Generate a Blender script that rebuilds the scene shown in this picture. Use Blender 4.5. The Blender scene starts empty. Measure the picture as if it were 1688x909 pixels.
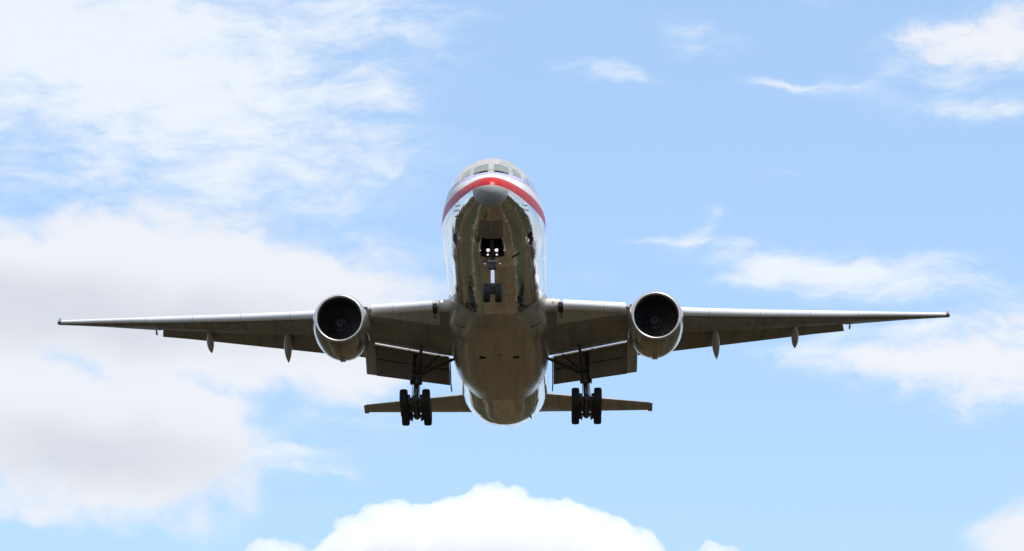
import bpy, bmesh, math, random
import numpy as np
from mathutils import Vector, Matrix
rad = math.radians
C = bpy.context.scene
random.seed(7)

# ------------------------------------------------------------------ camera
# The airplane is built in its own frame: x aft from the nose tip, y to its own left wing (right in the
# picture; mirrored to -Y on building), z up.  The whole airplane flies nose up by PITCH.
PITCH = rad(3.5)
CAM_IN_PLANE = Vector((-150.815, -3.2010, -50.417))
F_PX, YAW, TILT, ROLL = 4815.4, -0.013491, 0.287645, -0.004996

def rot(ax, a): return Matrix.Rotation(a, 3, ax)
RP = rot('Y', PITCH)                                   # aft end down = nose up
EYE = Vector((0, 0, 1.7))
ORIGIN = EYE - RP @ CAM_IN_PLANE
def lh(ax, a):
    c, s = math.cos(a), math.sin(a)
    return {'x': Matrix(((1,0,0),(0,c,-s),(0,s,c))), 'y': Matrix(((c,0,s),(0,1,0),(-s,0,c))), 'z': Matrix(((c,-s,0),(s,c,0),(0,0,1)))}[ax]
_m = lh('z', YAW) @ lh('y', -TILT) @ lh('x', ROLL)
def _fl(v): return Vector((v[0], -v[1], v[2]))
fwd, right, up = (RP @ _fl(_m.col[i]) for i in range(3))
cam_d = bpy.data.cameras.new('camera'); cam = bpy.data.objects.new('camera', cam_d); C.collection.objects.link(cam)
mm = Matrix((right, up, -fwd)).transposed().to_4x4(); mm.translation = EYE
cam.matrix_world = mm
cam_d.sensor_width = 36; cam_d.lens = 36 * F_PX / 1688
cam_d.clip_start = 0.5; cam_d.clip_end = 60000
C.camera = cam

# ------------------------------------------------------------------ light and exposure
SUN_EL = 60          # sun azimuth is counter-clockwise from the viewing direction (+X); negative = to the right
SUN_AZ = -148
C.view_settings.view_transform = 'Standard'; C.view_settings.look = 'None'
C.view_settings.exposure = 0.7; C.view_settings.gamma = 1
sd = Vector((math.cos(rad(SUN_EL))*math.cos(rad(SUN_AZ)), math.cos(rad(SUN_EL))*math.sin(rad(SUN_AZ)), math.sin(rad(SUN_EL))))
sun_d = bpy.data.lights.new('sun', 'SUN'); sun_d.energy = 2.6; sun_d.angle = rad(0.53); sun_d.color = (1, .96, .9)
sun = bpy.data.objects.new('sun', sun_d); C.collection.objects.link(sun)
sun.rotation_euler = sd.to_track_quat('Z', 'Y').to_euler(); sun.location = (0, 0, 300)
C.cycles.volume_bounces = 20; C.cycles.max_bounces = 24; C.cycles.volume_step_rate = 1.0
C.cycles.diffuse_bounces = 3; C.cycles.glossy_bounces = 5

# ------------------------------------------------------------------ node helpers
class NT:
    def __init__(s, tree): s.t = tree; s.n = tree.nodes; s.l = tree.links
    def node(s, kind, **kw):
        n = s.n.new(kind)
        for k, v in kw.items(): setattr(n, k, v)
        return n
    def put(s, sock, v):
        if isinstance(v, bpy.types.NodeSocket): s.l.new(v, sock)
        elif v is not None: sock.default_value = v
    def m(s, op, a, b=None, c=None, clamp=False):
        n = s.node('ShaderNodeMath', operation=op, use_clamp=clamp)
        for i, v in enumerate((a, b, c)):
            if v is not None: s.put(n.inputs[i], v)
        return n.outputs[0]
    def ss(s, v, lo, hi, a=0., b=1.):
        n = s.node('ShaderNodeMapRange', interpolation_type='SMOOTHSTEP')
        for i, q in enumerate((v, lo, hi, a, b)): s.put(n.inputs[i], q)
        return n.outputs[0]
    def lin(s, v, lo, hi, a=0., b=1.):
        n = s.node('ShaderNodeMapRange')
        for i, q in enumerate((v, lo, hi, a, b)): s.put(n.inputs[i], q)
        return n.outputs[0]
    def mix(s, f, a, b):
        n = s.node('ShaderNodeMix', data_type='RGBA'); s.put(n.inputs[0], f)
        for i, q in ((6, a), (7, b)):
            s.put(n.inputs[i], q if isinstance(q, bpy.types.NodeSocket) or len(q) == 4 else (*q, 1))
        return n.outputs[2]
    def fmix(s, f, a, b):
        n = s.node('ShaderNodeMix', data_type='FLOAT'); s.put(n.inputs[0], f); s.put(n.inputs[2], a); s.put(n.inputs[3], b)
        return n.outputs[0]
    def sep(s, v):
        n = s.node('ShaderNodeSeparateXYZ'); s.put(n.inputs[0], v); return n.outputs
    def comb(s, x, y, z):
        n = s.node('ShaderNodeCombineXYZ')
        for i, v in enumerate((x, y, z)): s.put(n.inputs[i], v)
        return n.outputs[0]
    def noise(s, vec, scale, detail=3, rough=.5, dist=0., norm=True):
        n = s.node('ShaderNodeTexNoise'); s.put(n.inputs['Vector'], vec)
        for k, v in (('Scale', scale), ('Detail', detail), ('Roughness', rough), ('Distortion', dist)): n.inputs[k].default_value = v
        return n.outputs['Fac']
    def scl(s, v, x, y, z):
        n = s.node('ShaderNodeMapping'); s.put(n.inputs[0], v); n.inputs['Scale'].default_value = (x, y, z); return n.outputs[0]

# ------------------------------------------------------------------ sky with high cloud
W = bpy.data.worlds.new('World'); C.world = W; W.use_nodes = True
t = NT(W.node_tree); t.n.clear()
out = t.node('ShaderNodeOutputWorld'); bg = t.node('ShaderNodeBackground'); t.l.new(bg.outputs[0], out.inputs[0])
sky = t.node('ShaderNodeTexSky', sky_type='NISHITA', sun_disc=False)
sky.sun_elevation = rad(SUN_EL); sky.sun_rotation = rad(90 - SUN_AZ); sky.air_density = 1.0; sky.dust_density = .3; sky.ozone_density = 2.5
SKY = 0.12
geo = t.node('ShaderNodeTexCoord').outputs['Generated']
dx, dy, dz = t.sep(geo)
# azimuth (degrees, to the right) and elevation (degrees) of the direction
az = t.m('MULTIPLY', t.m('ARCTAN2', t.m('MULTIPLY', dy, -1), dx), 180/math.pi)
el = t.m('MULTIPLY', t.m('ARCSINE', dz), 180/math.pi)
AZ0, EL0, K = math.degrees(math.atan2(-fwd.y, fwd.x)), math.degrees(math.asin(fwd.z)), 4815.4*math.pi/180
def A(u): return AZ0 + (u-844)/K/math.cos(rad(EL0))      # a photo column as an azimuth, a row as an elevation
def E_(v): return EL0 - (v-454.5)/K
P = t.comb(az, el, 0)
warp = t.node('ShaderNodeTexNoise'); t.put(warp.inputs['Vector'], P); warp.inputs['Scale'].default_value = .55; warp.inputs['Detail'].default_value = 4
wv = t.node('ShaderNodeVectorMath', operation='MULTIPLY_ADD'); t.put(wv.inputs[0], warp.outputs['Color']); wv.inputs[1].default_value = (1.5, .9, 0); 
sub = t.node('ShaderNodeVectorMath', operation='ADD'); t.put(sub.inputs[0], P); sub.inputs[1].default_value = (-.75, -.45, 0)
t.put(wv.inputs[2], sub.outputs[0]); PW = wv.outputs[0]
wx, wy, _ = t.sep(PW)
def blob(u, v, ru, rv, ang=0, w=1.):
    """soft patch of cloud cover centred on a direction"""
    a, e = A(u), E_(v); sa, se = ru/K/math.cos(rad(EL0)), rv/K
    ca, sn = math.cos(rad(ang)), math.sin(rad(ang))
    x = t.m('SUBTRACT', wx, a); y = t.m('SUBTRACT', wy, e)
    p = t.m('MULTIPLY_ADD', x, ca/sa, t.m('MULTIPLY', y, sn/sa)); q = t.m('MULTIPLY_ADD', x, -sn/se, t.m('MULTIPLY', y, ca/se))
    r2 = t.m('MULTIPLY_ADD', p, p, t.m('MULTIPLY', q, q))
    return t.m('MULTIPLY', t.m('EXPONENT', t.m('MULTIPLY', r2, -1)), w)
def total(bs):
    s = None
    for b in bs:
        v = blob(*b); s = v if s is None else t.m('ADD', s, v)
    return s
THIN = [(1440,600,210,44,-6,.45),(1480,460,240,60,-4,.25),(1600,190,150,60,0,.2),(1520,560,150,16,4,.4),(1640,660,120,60,0,.35),(1560,75,140,46,10,.25),(1600,150,120,22,0,.28),(560,640,110,60,-10,.35),(650,420,120,50,-10,.35),(0,40,420,190,0,1.05),(330,150,340,130,-8,.75),(90,330,330,70,5,.25),(620,20,180,40,0,.45),(690,75,110,25,-8,.35),(600,165,70,26,-12,.5),(360,200,80,24,-15,.4),
        (470,300,260,60,0,.40),(590,270,60,18,-10,.3),(430,750,150,34,-10,.5),(560,700,120,40,-8,.28),(530,782,70,10,-4,.45),(480,740,60,10,-14,.35),(400,790,90,14,-8,.3),
        (980,112,60,15,-14,.38),(1030,132,75,22,-8,.42),(1150,70,90,36,-10,.4),(1300,152,75,8,-3,.7),(1420,165,120,34,0,.25),(1130,392,45,18,20,.75),(1080,404,60,7,4,.5),(1210,412,60,12,-5,.5),
        (1175,350,25,25,30,.35),(1300,300,60,18,0,.25),(1340,448,150,20,-6,.6),(1250,452,70,14,10,.4),(1440,478,200,34,-8,.75),(1240,470,60,14,0,.35),(960,470,80,22,0,.25),
        (1600,205,60,18,-8,.45),(1680,222,50,16,-8,.6),(1340,0,50,16,-8,.5),(1000,0,90,10,0,.3),(1420,600,110,12,-8,.5),(1500,560,60,10,6,.5),(1290,597,30,10,0,.35)]
THICK = [(60,470,460,125,-2,1.2),(450,490,250,95,-12,1.0),(300,590,330,60,-10,.6),(90,715,300,135,-8,1.15),(300,730,130,105,0,.75),(610,590,140,60,10,.5),(30,850,90,20,0,.4),(1660,900,95,62,20,1.0),
         (140,608,110,28,-27,-.5),(350,640,110,24,-12,-.5),(10,335,100,34,4,-.8),(480,675,90,34,-15,-.4)]
RIGHT = [(1640,85,130,42,14,1.1),(1540,75,70,20,4,.8),(1690,120,90,40,0,.9),(1620,600,190,48,8,1.05),(1470,608,120,24,-4,.7),(1650,650,110,42,-10,.8),(1590,690,40,24,0,.5),(1690,540,90,26,6,.6)]
n_st = t.noise(t.scl(PW, .55, 1.6, 1), 1.5, 8, .62)
n_f = t.noise(t.scl(PW, .8, 1.5, 1), 2.2, 9, .62)
n_b = t.noise(t.scl(PW, .8, 1.1, 1), 1.1, 7, .55)
def cover(s, n, k, lo, hi):
    v = t.m('ADD', s, t.m('MULTIPLY', t.m('SUBTRACT', n, .5), t.m('MULTIPLY', k, t.m('MINIMUM', t.m('MULTIPLY', s, 2.2), 1.)))); return t.ss(v, lo, hi)
# cover elsewhere in the sky, outside the photographed patch
off = t.m('MAXIMUM', t.ss(t.m('ABSOLUTE', t.m('SUBTRACT', az, AZ0)), 11.5, 20), t.ss(t.m('ABSOLUTE', t.m('SUBTRACT', el, EL0)), 6, 13))
nb2 = t.noise(t.scl(geo, 1, 1, 2.2), 2.6, 7, .58)
rest = t.m('MULTIPLY', t.ss(t.m('ADD', nb2, t.m('ADD', t.ss(el, 20, 55, 0, .08), t.m('MULTIPLY', t.ss(el, 20, 27), t.ss(t.m('ABSOLUTE', az), 75, 35, 0, .16)))), .42, .60), t.m('MULTIPLY', off, t.ss(el, 0, 6)))
thin = t.m('MULTIPLY', cover(total(THIN), n_st, 2.0, .05, 1.25), .92)
thick = t.m('MULTIPLY', cover(total(THICK), n_b, 1.5, .15, .95), .94)
rgt = t.m('MULTIPLY', cover(total(RIGHT), n_f, 2.0, .05, 1.4), .95)
skyc = t.node('ShaderNodeHueSaturation'); t.l.new(sky.outputs[0], skyc.inputs['Color'])
skyc.inputs['Saturation'].default_value = 1.0; skyc.inputs['Value'].default_value = 1.0
base = t.mix(.72, skyc.outputs[0], t.mix(t.ss(el, 4, 30), (2.36,3.54,5.22), (2.1,3.2,4.9)))
col = t.mix(thin, base, (4.55, 4.8, 5.15))
grey = total([(120,525,560,75,-3,1.),(170,755,300,75,-4,.95),(1670,900,80,60,0,.2)])
gn = t.noise(t.scl(PW, .7, 1.1, 1), .9, 6, .55)
grey = t.ss(t.m('MULTIPLY', grey, t.lin(gn, .3, .7, .84, 1.12)), .1, 1.05)
tcol = t.mix(grey, (4.55, 4.65, 4.9), (3.65, 3.77, 4.08))
col = t.mix(thick, col, tcol)
col = t.mix(rgt, col, (4.6, 4.7, 4.95))
col = t.mix(rest, col, (4.3, 4.35, 4.5))
t.l.new(col, bg.inputs[0]); bg.inputs[1].default_value = SKY

# ------------------------------------------------------------------ mesh helpers
class MB:
    def __init__(s): s.v = []; s.f = []; s.mi = []; s.cur = 0
    def ring_loft(s, rings, cap0=True, cap1=True, closed=True):
        base = len(s.v); n = len(rings[0])
        for r in rings: s.v += [tuple(p) for p in r]
        for i in range(len(rings)-1):
            for j in range(n if closed else n-1):
                k = (j+1) % n
                s.face([base+i*n+j, base+i*n+k, base+(i+1)*n+k, base+(i+1)*n+j])
        if cap0: s.face([base+j for j in range(n)])
        if cap1: s.face([base+(len(rings)-1)*n+j for j in range(n)])
        return s
    def face(s, idx): s.f.append(idx); s.mi.append(s.cur)
    def box(s, c, size, R=None):
        R = R or Matrix.Identity(3); c = Vector(c); b = len(s.v)
        for sx in (-.5,.5):
            for sy in (-.5,.5):
                for sz in (-.5,.5): s.v.append(tuple(c + R @ Vector((sx*size[0], sy*size[1], sz*size[2]))))
        for q in ((0,1,3,2),(4,6,7,5),(0,4,5,1),(2,3,7,6),(0,2,6,4),(1,5,7,3)): s.face([b+i for i in q])
        return s
    def tube(s, p, q, r0, r1=None, n=14):
        r1 = r0 if r1 is None else r1; p, q = Vector(p), Vector(q); d = (q-p).normalized()
        a = d.orthogonal().normalized(); b = d.cross(a)
        s.ring_loft([[pt + (a*math.cos(2*math.pi*k/n) + b*math.sin(2*math.pi*k/n))*r for k in range(n)] for pt, r in ((p,r0),(q,r1))]); return s
    def lathe(s, prof, origin, axis=(1,0,0), n=48, cap0=False, cap1=False):
        o, ax = Vector(origin), Vector(axis).normalized()
        a = Vector((0,0,1)) if abs(ax.z) < .9 else Vector((1,0,0)); a = (a - ax*a.dot(ax)).normalized(); b = ax.cross(a)
        s.ring_loft([[o + ax*x + (a*math.cos(2*math.pi*k/n) + b*math.sin(2*math.pi*k/n))*r for k in range(n)] for x, r in prof], cap0, cap1); return s
    def plate(s, pts, th, nrm):
        n = Vector(nrm).normalized()*th
        s.ring_loft([[Vector(p) for p in pts], [Vector(p)+n for p in pts]]); return s
    def build(s, name, mats, parent=None, smooth=40, bevel=0, sub=0):
        me = bpy.data.meshes.new(name)
        me.from_pydata([(x, -y, z) for x, y, z in s.v], [], s.f)
        bm = bmesh.new(); bm.from_mesh(me); bmesh.ops.remove_doubles(bm, verts=bm.verts, dist=1e-5) if False else None
        bmesh.ops.recalc_face_normals(bm, faces=bm.faces); bm.to_mesh(me); bm.free()
        mats = mats if isinstance(mats, (list, tuple)) else [mats]
        for m_ in mats: me.materials.append(m_)
        if len(mats) > 1: me.polygons.foreach_set('material_index', s.mi)
        o = bpy.data.objects.new(name, me); C.collection.objects.link(o)
        if parent: o.parent = parent
        if smooth:
            me.shade_smooth(); me.set_sharp_from_angle(angle=rad(smooth))
        if bevel:
            b = o.modifiers.new('bevel', 'BEVEL'); b.width = bevel; b.segments = 2; b.limit_method = 'ANGLE'
        return o
def tag(o, label=None, cat=None, group=None, kind=None):
    for k, v in (('label', label), ('category', cat), ('group', group), ('kind', kind)):
        if v: o[k] = v
    return o
def copy_part(o, parent, loc=None):
    c = o.copy(); C.collection.objects.link(c); c.parent = parent
    if loc is not None: c.location = loc
    for ch in list(o.children):
        d = ch.copy(); C.collection.objects.link(d); d.parent = c
    return c
def pchip(xs, ys):
    xs, ys = np.array(xs, float), np.array(ys, float); h = np.diff(xs); d = np.diff(ys)/h; m_ = np.zeros_like(ys)
    for i in range(1, len(xs)-1):
        if d[i-1]*d[i] > 0: w1, w2 = 2*h[i]+h[i-1], h[i]+2*h[i-1]; m_[i] = (w1+w2)/(w1/d[i-1]+w2/d[i])
    m_[0], m_[-1] = d[0], d[-1]
    def f(x):
        i = min(max(int(np.searchsorted(xs, x))-1, 0), len(xs)-2); q = min(max((x-xs[i])/h[i], 0), 1)
        return float((2*q**3-3*q*q+1)*ys[i] + (q**3-2*q*q+q)*h[i]*m_[i] + (3*q*q-2*q**3)*ys[i+1] + (q**3-q*q)*h[i]*m_[i+1])
    return f

# ------------------------------------------------------------------ materials
def mat(name):
    m_ = bpy.data.materials.new(name); m_.use_nodes = True; k = NT(m_.node_tree)
    return m_, k, k.n['Principled BSDF']
def simple(name, col, rough=.5, metal=0., coat=0., noise=.12, nscale=3., bump=0.):
    m_, k, b = mat(name); oc = k.node('ShaderNodeTexCoord').outputs['Object']
    n = k.noise(oc, nscale, 5, .6)
    f = k.lin(n, .3, .7, 1-noise, 1+noise)
    vm = k.node('ShaderNodeVectorMath', operation='SCALE'); vm.inputs[0].default_value = col; k.put(vm.inputs['Scale'], f)
    k.put(b.inputs['Base Color'], vm.outputs[0])
    k.put(b.inputs['Roughness'], k.lin(n, .3, .7, max(rough-.07, .02), min(rough+.07, 1)))
    b.inputs['Metallic'].default_value = metal; b.inputs['Coat Weight'].default_value = coat; b.inputs['Coat Roughness'].default_value = .08
    if bump:
        bp = k.node('ShaderNodeBump'); bp.inputs['Strength'].default_value = bump; bp.inputs['Distance'].default_value = .02
        k.put(bp.inputs['Height'], k.noise(oc, nscale*4, 4, .6)); k.put(b.inputs['Normal'], bp.outputs[0])
    return m_
def emit(name, col, s):
    m_, k, b = mat(name); b.inputs['Base Color'].default_value = (.8,.8,.8,1)
    b.inputs['Emission Color'].default_value = (*col, 1); b.inputs['Emission Strength'].default_value = s; return m_
def lines(k, coord, period, width, offset=0.):
    """1 on thin seams every `period` metres"""
    q = k.m('FRACT', k.m('DIVIDE', k.m('ADD', coord, offset), period))
    return k.m('MAXIMUM', k.m('LESS_THAN', q, width/period), 0)

def fuselage_material():
    m_, k, b = mat('polished_fuselage'); oc = k.node('ShaderNodeTexCoord').outputs['Object']; x, y, z = k.sep(oc)
    h = k.m('ADD', z, k.ss(x, 2.5, 12.5, .64, -.02))
    def band(lo, hi, e=.012): return k.m('MULTIPLY', k.ss(h, lo-e, lo+e), k.ss(h, hi-e, hi+e, 1, 0))
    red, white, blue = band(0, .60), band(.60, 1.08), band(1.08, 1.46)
    paint = k.m('MAXIMUM', red, k.m('MAXIMUM', white, blue))
    radome = k.m('MULTIPLY', k.m('LESS_THAN', x, .86), k.ss(h, .0, -.02))
    grime = k.noise(k.scl(oc, .25, 1.5, 1.5), 1.6, 6, .6)
    metalc = k.mix(k.ss(grime, .35, .75), (.80,.81,.83), (.62,.61,.60))
    # skin panels: ring joints and lengthwise laps
    ang = k.m('ARCTAN2', y, z)
    q1 = lines(k, x, 2.65, .04); q2 = lines(k, ang, .5236, .009, .262)
    seam = k.m('MULTIPLY', k.m('MAXIMUM', q1, q2), k.m('GREATER_THAN', x, 2.0))
    metalc = k.mix(k.m('MULTIPLY', seam, .65), metalc, (.2,.2,.2))
    # a tint for every panel
    pid = k.comb(k.m('FLOOR', k.m('DIVIDE', x, 2.65)), k.m('FLOOR', k.m('DIVIDE', k.m('ADD', ang, .262), .5236)), 0)
    wn = k.node('ShaderNodeTexWhiteNoise'); k.put(wn.inputs['Vector'], pid)
    tn = k.node('ShaderNodeVectorMath', operation='SCALE'); k.put(tn.inputs[0], metalc); k.put(tn.inputs['Scale'], k.lin(wn.outputs['Value'], 0, 1, .86, 1.06)); metalc = tn.outputs[0]
    c = k.mix(red, metalc, (.43,.006,.012)); c = k.mix(white, c, (.60,.61,.62)); c = k.mix(blue, c, (.36,.38,.58))  # blue stripe paled: reflected bright cloud put into its colour
    c = k.mix(radome, c, (.33,.335,.33))
    # cabin window row
    wx_ = k.m('ABSOLUTE', k.m('SUBTRACT', k.m('FRACT', k.m('DIVIDE', x, .533)), .5)); wz = k.m('ABSOLUTE', k.m('SUBTRACT', h, 1.27))
    win = k.m('MULTIPLY', k.m('MULTIPLY', k.m('LESS_THAN', wx_, .23), k.m('LESS_THAN', wz, .19)), k.m('MULTIPLY', k.m('GREATER_THAN', x, 9.0), k.m('LESS_THAN', x, 50)))
    c = k.mix(win, c, (.02,.022,.025))
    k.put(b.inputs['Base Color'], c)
    nonmetal = k.m('MAXIMUM', k.m('MAXIMUM', paint, radome), win)
    k.put(b.inputs['Metallic'], k.m('SUBTRACT', 1, nonmetal))
    r = k.m('ADD', k.lin(wn.outputs['Value'], 0, 1, .05, .11), k.ss(grime, .4, .8, 0, .08))
    r = k.m('ADD', r, k.ss(h, 1.5, 2.1, 0, .24))
    r = k.fmix(paint, r, .36); r = k.fmix(radome, r, .42)
    k.put(b.inputs['Roughness'], r)
    b.inputs['Specular IOR Level'].default_value = .3
    bp = k.node('ShaderNodeBump'); bp.inputs['Strength'].default_value = .5; bp.inputs['Distance'].default_value = .06
    hb = k.m('ADD', k.m('MULTIPLY', k.noise(k.scl(oc, .35, 1.1, 1.1), 1.5, 3, .5), 1.), k.m('MULTIPLY', k.noise(k.scl(oc, .6, 1.6, 1.6), 1.6, 2, .5), .15))
    k.put(bp.inputs['Height'], k.m('SUBTRACT', hb, k.m('MULTIPLY', seam, .1)))
    k.put(b.inputs['Normal'], bp.outputs[0])
    return m_
def panel_material(name, col, rough, metal, px, py, coat=0., grime=.35, tint=.10, bump=.12, covers=False):
    m_, k, b = mat(name); oc = k.node('ShaderNodeTexCoord').outputs['Object']; x, y, z = k.sep(oc)
    ay = k.m('ABSOLUTE', y)
    sw = k.m('SUBTRACT', x, k.m('MULTIPLY', ay, .55))
    seam = k.m('MAXIMUM', lines(k, sw, px, .025), lines(k, ay, py, .025, .3))
    pid = k.comb(k.m('FLOOR', k.m('DIVIDE', sw, px)), k.m('FLOOR', k.m('DIVIDE', k.m('ADD', ay, .3), py)), 0)
    wn = k.node('ShaderNodeTexWhiteNoise'); k.put(wn.inputs['Vector'], pid)
    g = k.noise(k.scl(oc, .12, 1.5, 1), 1.3, 3, .5)
    c = k.mix(k.ss(g, .42, .75, 0, grime), col, tuple(v*.45 for v in col))
    f = k.lin(wn.outputs['Value'], 0, 1, 1-tint, 1+tint)
    vm = k.node('ShaderNodeVectorMath', operation='SCALE'); k.put(vm.inputs[0], c); k.put(vm.inputs['Scale'], f)
    c = k.mix(k.m('MULTIPLY', seam, .6), vm.outputs[0], (.03,.03,.03))
    if covers:      # rows of oval tank covers
        cu = k.m('SUBTRACT', k.m('FRACT', k.m('DIVIDE', sw, 1.9)), .5); cv = k.m('SUBTRACT', k.m('FRACT', k.m('DIVIDE', ay, 1.2)), .5)
        rr_ = k.m('SQRT', k.m('ADD', k.m('POWER', k.m('MULTIPLY', cu, 1.9/.42), 2), k.m('POWER', k.m('MULTIPLY', cv, 1.2/.26), 2)))
        inside = k.m('MULTIPLY', k.ss(rr_, 1.05, .98), k.m('GREATER_THAN', ay, 3.6))
        c = k.mix(k.m('MULTIPLY', inside, .35), c, (.42,.40,.36)); c = k.mix(k.m('MULTIPLY', k.m('MULTIPLY', inside, k.ss(rr_, .82, .9)), .6), c, (.05,.05,.05))
    k.put(b.inputs['Base Color'], c); b.inputs['Metallic'].default_value = metal
    k.put(b.inputs['Roughness'], k.m('ADD', k.lin(wn.outputs['Value'], 0, 1, rough-.05, rough+.05), k.ss(g, .4, .8, 0, .15)))
    b.inputs['Coat Weight'].default_value = coat; b.inputs['Coat Roughness'].default_value = .12
    bp = k.node('ShaderNodeBump'); bp.inputs['Strength'].default_value = bump; bp.inputs['Distance'].default_value = .03
    k.put(bp.inputs['Height'], k.m('SUBTRACT', k.noise(k.scl(oc, .5, 1, 1), 1.2, 3, .5), k.m('MULTIPLY', seam, .3)))
    k.put(b.inputs['Normal'], bp.outputs[0])
    return m_
M = dict(
    skin=fuselage_material(),
    fairing=panel_material('fairing_skin', (.50,.47,.42), .22, .7, 2.1, 1.35, 0., .3, .06, .08),
    wing=panel_material('wing_grey_paint', (.255,.245,.235), .42, 0., 1.9, 2.4, 0., .45, .14, .12, True),
    flap=panel_material('flap_grey_paint', (.235,.215,.19), .45, 0., 3., 1.7),
    panel=panel_material('pale_grey_paint', (.52,.50,.46), .38, 0., 5., 3.),
    slat=panel_material('bare_slat_metal', (.80,.80,.81), .36, .35, 9., 3.4, 0., .12, .03, 0.),
    stab=panel_material('stabilizer_paint', (.40,.38,.34), .35, .3, 1.6, 1.8),
    nacelle=panel_material('nacelle_gloss_paint', (.40,.38,.35), .16, .72, 2.2, 5., .6, .3, .06, .06),
    lip=simple('intake_lip_metal', (.60,.58,.57), .33, .9, noise=.08),
    liner=simple('intake_liner', (.04,.038,.036), .5),  # light grey liner darkened: intake shade put into its colour
    blade=simple('fan_blade_titanium', (.19,.19,.20), .34, .8),
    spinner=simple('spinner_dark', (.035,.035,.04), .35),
    spiral=simple('spinner_spiral_grey', (.17,.175,.18), .5),
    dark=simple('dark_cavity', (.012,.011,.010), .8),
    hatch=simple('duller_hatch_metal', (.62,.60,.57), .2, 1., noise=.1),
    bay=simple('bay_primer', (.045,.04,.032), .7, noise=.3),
    exhaust=simple('exhaust_metal', (.25,.22,.2), .35, 1.),
    tyre=simple('tyre_rubber', (.018,.018,.019), .75, bump=.2),
    hub=simple('wheel_hub_alloy', (.30,.30,.31), .4, .6),
    strut=simple('gear_grey_enamel', (.075,.073,.07), .45, .2, noise=.3),
    chrome=simple('oleo_chrome', (.85,.86,.88), .1, 1., noise=.03),
    glass=simple('windscreen_glass', (.16,.22,.22), .05, .45, 1., noise=.05),
    frame=simple('window_frame_grey', (.30,.30,.30), .35, .6),
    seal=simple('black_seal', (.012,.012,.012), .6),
    lamp=emit('landing_lamp', (1., .82, .96), .72), lamp2=emit('small_lamp', (1., .86, .90), .66), edge_glow=emit('door_edge_glow', (1., .93, .85), 1.2),  # last one: added glow for the bright bay door edges
    navr=simple('red_lens', (.45,.01,.015), .12, coat=1.), navg=simple('green_lens', (.01,.09,.05), .12, coat=1.),
)

# ------------------------------------------------------------------ ground (below the picture, mirrored in the belly)
def ground_material(name, cols, s1, s2, rough=.95):
    m_, k, b = mat(name); oc = k.node('ShaderNodeTexCoord').outputs['Object']
    n1, n2 = k.noise(oc, s1, 4, .5), k.noise(oc, s2, 3, .5)
    c = k.mix(k.ss(n1, .38, .6), cols[0], cols[1]); c = k.mix(k.ss(n2, .45, .62), c, cols[2])
    k.put(b.inputs['Base Color'], c); b.inputs['Roughness'].default_value = rough; b.inputs['Specular IOR Level'].default_value = 0; return m_
def sheet(name, x0, x1, y0, y1, z, m_):
    me = bpy.data.meshes.new(name); me.from_pydata([(x0,y0,z),(x1,y0,z),(x1,y1,z),(x0,y1,z)], [], [(0,1,2,3)]); me.materials.append(m_)
    o = bpy.data.objects.new(name, me); C.collection.objects.link(o); return tag(o, kind='structure')
G_grass = ground_material('dry_grass', ((.067,.046,.025),(.050,.036,.021),(.034,.030,.018)), .02, .08)
G_dark = ground_material('hedge_ground', ((.03,.033,.02),(.02,.024,.014),(.045,.04,.025)), .05, .3)
G_pave = ground_material('pale_concrete', ((.16,.15,.13),(.13,.12,.10),(.10,.09,.08)), .1, .8)
G_road = ground_material('asphalt', ((.05,.05,.05),(.06,.058,.055),(.042,.042,.042)), .05, .7)
G_line = ground_material('road_paint', ((.7,.7,.68),(.6,.6,.58),(.5,.5,.48)), .2, 2.)
sheet('ground', -20000, 20000, -20000, 20000, 0, G_grass)
sheet('road', -6, 2.5, -4000, 4000, .004, G_road)
sheet('verge', -3000, 3000, 22, 30, .004, G_dark)
for y0, y1 in ((-75, -34), (48, 95), (150, 700), (-900, -120)): sheet('wood_floor', -3000, 3000, y0, y1, .004, G_dark)
sheet('path', -3000, 3000, 39, 42, .008, G_pave)
sheet('path', -3000, 3000, -33, -31.5, .008, G_pave)

# ------------------------------------------------------------------ the airplane
plane = bpy.data.objects.new('airplane', None); C.collection.objects.link(plane)
plane.location = ORIGIN; plane.rotation_euler = (0, PITCH, 0); plane.empty_display_size = 5
tag(plane, 'polished metal twin engine jet airliner with a red nose stripe, landing gear down', 'airplane')

# fuselage: upper and lower half ellipses at stations along x
XS = [0,.03,.1,.3,.7,1.2,1.8,2.4,3.0,3.6,4.2,5,6,7,8.5,10,40,44,46,48,50,52.5,55,57.5,60,62,62.9]
ZT = [-.72,-.55,-.42,-.18,.1,.35,.62,.92,1.40,1.90,2.25,2.57,2.83,2.97,3.07,3.1,3.1,3.1,3.1,3.1,3.09,3.06,3.0,2.85,2.6,2.2,1.9]
ZB = [-.78,-.95,-1.08,-1.30,-1.55,-1.78,-2.0,-2.19,-2.36,-2.52,-2.66,-2.80,-2.92,-3.02,-3.09,-3.1,-3.1,-3.03,-2.88,-2.55,-2.10,-1.52,-.93,-.33,.27,.75,.98]
HW = [.03,.20,.36,.60,.88,1.16,1.43,1.68,1.90,2.09,2.26,2.44,2.62,2.76,2.91,3.0,3.06,3.06,3.04,2.96,2.80,2.52,2.18,1.76,1.28,.78,.42]
ZM = [-.75,-.75,-.75,-.74,-.70,-.64,-.56,-.48,-.40,-.33,-.26,-.18,-.10,-.05,-.01,0,0,.02,.06,.14,.28,.52,.82,1.12,1.36,1.44,1.44]
_r = [math.sqrt(x) for x in XS]
fzt, fzb, fhw, fzm = (pchip(_r, a) for a in (ZT, ZB, HW, ZM))
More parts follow.
